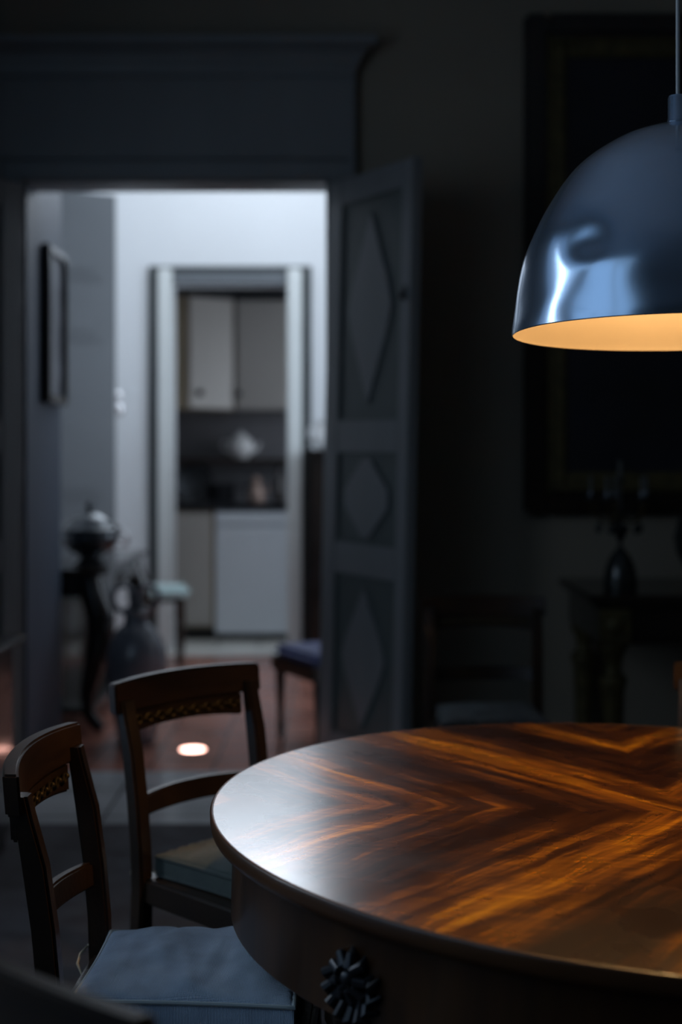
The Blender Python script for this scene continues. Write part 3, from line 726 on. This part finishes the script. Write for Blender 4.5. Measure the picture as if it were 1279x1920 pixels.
tu.scale = (1.15, 1.15, .98)
ur = thing('two_handled_urn', (X_(256, 6.85), 6.85, 0), 0, 'large dark grey glazed urn with loop handles on the hall floor beside the console', 'urn')
MB().lathe([(0, 0), (.09, 0), (.095, .02), (.10, .08), (.13, .2), (.148, .34), (.145, .43), (.12, .50), (.085, .545), (.06, .565), (.055, .60), (.068, .615), (.07, .625), (.055, .63), (.045, .6), (0, .58)], 40).build('body', M['greyclay'], ur)
for s_ in (-1, 1):
    pts = [(s_*(.06)+.05*math.sin(q), -.02, .69+.062*math.cos(q)) for q in [j*math.pi/10 for j in range(21)]]
    MB().tube(pts, .014, 10).build('handle', M['greyclay'], ur)
sY = 9.35
sto = thing('stool', (X_(305, sY), sY, 0), R(12), 'pale green topped stool with dark turned legs beside the kitchen doorway', 'stool')
sz = Z_(1100, sY-.1)
MB().box((-.17, -.17, sz-.07), (.17, .17, sz), .026, seg=4).build('seat_pad', M['palegreen'], sto)
MB().box((-.14, -.135, sz-.10), (.14, .135, sz-.05), .006).build('seat_frame', M['wood'], sto)
for sx in (-1, 1):
    for sy in (-1, 1):
        MB().lathe([(.014, 0), (.018, .03), (.013, .05), (.02, .15), (.024, .24), (.016, .28), (.024, .29), (.024, sz-.08)], 16, c=(sx*.115, sy*.11, 0)).build('leg', M['wood'], sto)

cab = thing('tall_hall_cabinet', (X_(580, 9.3), 9.5, 0), 0, 'dark wood cabinet against the hall back wall, right of the kitchen doorway', 'cabinet')
ct = Z_(843, 9.1)
MB().box((0, -.4, .06), (.8, .38, ct-.03), .006).build('body', M['ebony'], cab)
MB().box((-.02, -.42, ct-.03), (.82, .38, ct), .008).build('top_board', M['ebony'], cab)
d = MB().box((.03, -.415, .1), (.39, -.4, ct-.07), .004).build('door', M['ebony'], cab); MB().sph((.36, -.43, .8), .014).build('knob', M['gilt'], d)
d = MB().box((.41, -.415, .1), (.77, -.4, ct-.07), .004).build('door', M['ebony'], cab); MB().sph((.44, -.43, .8), .014).build('knob', M['gilt'], d)
MB().box((.02, -.38, 0), (.78, .36, .06), .004).build('plinth', M['ebony'], cab)

# armchair in the hall, mostly behind the door leaf
ac = thing('hall_armchair', (X_(640, 6.85), 6.85, 0), R(205), 'dark framed armchair with violet-blue seat, half hidden behind the open door leaf', 'armchair')
MB().box((-.24, -.25, .40), (.26, .25, .455), .025, seg=4).build('seat_pad', M['blueseat'], ac)
MB().box((-.25, -.26, .33), (.26, .26, .40), .008).build('seat_frame', M['woodx'], ac)
for sx, sy in ((.22, .23), (.22, -.23), (-.23, .23), (-.23, -.23)):
    MB().lathe([(.015, 0), (.02, .06), (.016, .1), (.026, .28), (.028, .36)], 16, c=(sx, sy, 0)).build('leg', M['woodx'], ac)
MB().box((-.27, -.25, .5), (-.235, .25, .95), .012).build('backrest', M['blueseat'], ac)
for s in (-1, 1):
    MB().tube([(-.245, s*.25, .38), (-.25, s*.25, .7), (-.275, s*.25, .98)], .018, 10).build('back_post', M['woodx'], ac)

# ------------------------------------------------------------------ kitchen furniture
KY = 10.62
bc = thing('base_cabinet', (X_(310, KY), KY, 0), 0, 'beige kitchen base cabinet left of the white dishwasher', 'cabinet')
w1 = X_(402, KY)-X_(310, KY)
MB().box((0, 0, .1), (w1, .6, Z_(957, KY)), .003).build('body', M['kitbrown'], bc)
MB().box((.01, -.02, .12), (w1-.02, 0, Z_(962, KY)), .004).build('door', M['kitbeige'], bc)
MB().box((0, .06, 0), (w1, .58, .1)).build('plinth', M['black'], bc)
dw = thing('dishwasher', (X_(404, KY), KY, 0), 0, 'white dishwasher under the dark kitchen worktop, seen through both doorways', 'dishwasher')
w2 = .62
MB().box((0, 0, .06), (w2, .58, Z_(957, KY)), .004).build('body', M['appliance'], dw)
MB().box((.005, -.025, .055), (w2-.005, 0, Z_(985, KY)), .008).build('door', M['appliance'], dw)
MB().box((.005, -.028, Z_(983, KY)), (w2-.005, 0, Z_(961, KY)), .006).build('control_panel', M['appliance'], dw)
MB().box((.02, .04, 0), (w2-.02, .55, .06)).build('plinth', M['black'], dw)
ctp = MB().box((X_(300, KY)-.3, KY-.035, Z_(956, KY)), (.6, 11.25, Z_(944, KY)), .006).build('worktop', M['counter'])
tag(ctp, 'continuous dark kitchen worktop over cabinets and dishwasher', 'worktop')
KC = Z_(944, KY)
# upper cabinets
UY = 10.92
u2 = thing('wall_cabinet', (X_(443, UY), UY, Z_(768, UY)), 0, 'beige kitchen wall cabinet with straight front, right of the angled one', 'cabinet')
uh = Z_(562, UY)-Z_(768, UY)
MB().box((0, 0, 0), (.55, .33, uh), .003).build('body', M['kitbeige'], u2)
d = MB().box((.01, -.02, .005), (.54, 0, uh-.005), .006).build('door', M['kitbeige'], u2)
MB().sph((.03, -.035, .12), .022).build('knob', M['black'], d)
MB().box((-.01, -.05, uh), (.56, .33, uh+.07), .008).build('cornice', M['counter'], u2)
u1 = thing('corner_wall_cabinet', (X_(440, UY), UY, Z_(768, UY)), 0, 'beige angled corner wall cabinet with round dark knob', 'cabinet')
xl = X_(330, 10.6)-X_(440, UY); yl = -.30
def ang_prism(b, off, z0_, z1_, x0f=0, x1f=1, thick=None):
    p0 = Vector((-.005, 0)); p1 = Vector((X_(352, 10.66)-X_(440, UY), 10.66-UY)); d_ = p1-p0; nrm = Vector((d_.y, -d_.x)).normalized()
    if nrm.y > 0: nrm = -nrm
    a = p0+d_*x0f+nrm*off; c_ = p0+d_*x1f+nrm*off
    return a, c_, nrm, p1
b = MB(); a, c_, nrm, p1 = ang_prism(b, 0, 0, uh)
b.prism([tuple(a), tuple(c_), (c_.x-.5, c_.y), (c_.x-.5, .32), (a.x, .32)], 0, uh, 'Z').build('body', M['kitbrown'], u1, smooth=False)
a, c_, nrm, p1 = ang_prism(None, 0, 0, 0, .04, .98)
q = nrm*.02
d = MB().prism([tuple(a), tuple(a+q), tuple(c_+q), tuple(c_)], .005, uh-.005, 'Z', .004).build('door', M['kitbeige'], u1)
kc = c_+(a-c_)*.22+nrm*.035
MB().sph((kc.x, kc.y, .12), .026).build('knob', M['black'], d)
a, c_, nrm, p1 = ang_prism(None, 0, 0, 0); q = nrm*.04
MB().prism([tuple(a+q), tuple(c_+q), (c_.x-.5, c_.y-.04), (c_.x-.5, .32), (a.x, .32)], uh, uh+.07, 'Z', .004).build('cornice', M['counter'], u1)
# shelf on the splashback with crockery
sh_ = MB().box((X_(320, 11.1), 11.0, Z_(868, 11.1)), (X_(600, 11.1), 11.25, Z_(860, 11.1)), .004).build('kitchen_shelf', M['wood']); tag(sh_, 'narrow dark wood shelf on the grey kitchen splashback', 'shelf')
ksz = Z_(860, 11.1)
tp = thing('teapot', (X_(452, 11.1), 11.1, ksz), 0, 'round white teapot on the dark kitchen shelf', 'teapot')
MB().lathe([(0, 0), (.05, 0), (.09, .04), (.105, .09), (.09, .145), (.05, .175), (0, .18)], 32).build('body', M['ceramic'], tp)
MB().lathe([(0, .175), (.045, .176), (.035, .195), (.008, .2), (.014, .215), (0, .225)], 20).build('lid', M['ceramic'], tp)
MB().tube([(.09, 0, .06), (.13, 0, .08), (.15, 0, .13)], [.018, .013, .009], 10).build('spout', M['ceramic'], tp)
MB().tube([(-.09, 0, .13), (-.14, 0, .135), (-.145, 0, .08), (-.095, 0, .05)], .009, 10).build('handle', M['ceramic'], tp)
def pot(x, y, s, m, label, nm='cooking_pot', cat='pot', z=KC):
    p = thing(nm, (x, y, z), 0, label, cat)
    MB().lathe([(0, 0), (.09*s, 0), (.1*s, .01*s), (.105*s, .12*s), (.112*s, .13*s), (.10*s, .13*s), (.095*s, .02*s), (0, .015*s)], 32).build('body', m, p)
    MB().tube([(.1*s, 0, .1*s), (.14*s, 0, .11*s), (.25*s, 0, .12*s)], .009*s, 8).build('handle', M['black'], p)
    return p
pot(X_(415, 11.0), 11.0, 1.1, M['counter'], 'black cooking pot on the kitchen worktop behind the kettle')
kt = thing('kettle', (X_(481, 10.85), 10.85, KC), 0, 'small pinkish copper kettle on the worktop above the dishwasher', 'kettle')
MB().lathe([(0, 0), (.055, 0), (.062, .02), (.058, .08), (.038, .12), (.03, .14), (.042, .165), (.03, .19), (0, .2)], 28).build('body', M['copper'], kt)
MB().tube([(.05, 0, .05), (.08, 0, .09), (.095, 0, .13)], .01, 8).build('spout', M['copper'], kt)
MB().tube([(-.055, 0, .04), (-.095, 0, .07), (-.085, 0, .13), (-.04, 0, .14)], .007, 8).build('handle', M['black'], kt)
pl_ = MB().lathe([(0, 0), (.10, .0), (.15, .012), (.15, .016), (.10, .006), (0, .005)], 36, M4=Matrix.Translation((X_(365, 11.2), 11.17, KC+.155)) @ Matrix.Rotation(R(80), 4, 'X')).build('platter', M['pewter'])
tag(pl_, 'dark round platter leaning against the splashback left on the worktop', 'platter')
bt = MB().lathe([(0, 0), (.035, 0), (.037, .01), (.037, .16), (.015, .21), (.013, .27), (.016, .275), (0, .28)], 24).build('bottle', M['ebony']); bt.location = (X_(523, 10.9), 10.9, KC)
tag(bt, 'dark bottle on the worktop beside the right kitchen door casing', 'bottle')
# pale jug on the hall cabinet's neighbour: stands on a small bracket by the casing
jg = thing('pitcher', (X_(592, 9.25)+.05, 9.25, ct), 0, 'pale ceramic pitcher on the dark hall cabinet top', 'pitcher')
MB().lathe([(0, 0), (.04, 0), (.055, .03), (.06, .08), (.045, .13), (.035, .16), (.045, .185), (.038, .185), (0, .17)], 28).build('body', M['ceramic'], jg)
MB().tube([(-.05, 0, .05), (-.09, 0, .08), (-.085, 0, .14), (-.04, 0, .165)], .008, 8).build('handle', M['ceramic'], jg)

# sun patch on the hall floor, cast by a narrow unseen spot placed under the hall ceiling
sp = bpy.data.lights.new('sunbeam', 'SPOT'); sp.energy = 36000; sp.color = (.8, .93, 1.0); sp.spot_size = R(1.7); sp.spot_blend = .15; sp.shadow_soft_size = .0
so = bpy.data.objects.new('sunbeam', sp); COL.objects.link(so)
tgt = Vector((X_(362, 6.65), 6.65, 0)); so.location = (-1.0, 8.55, 3.6)
so.rotation_euler = (tgt-so.location).to_track_quat('-Z', 'Y').to_euler()
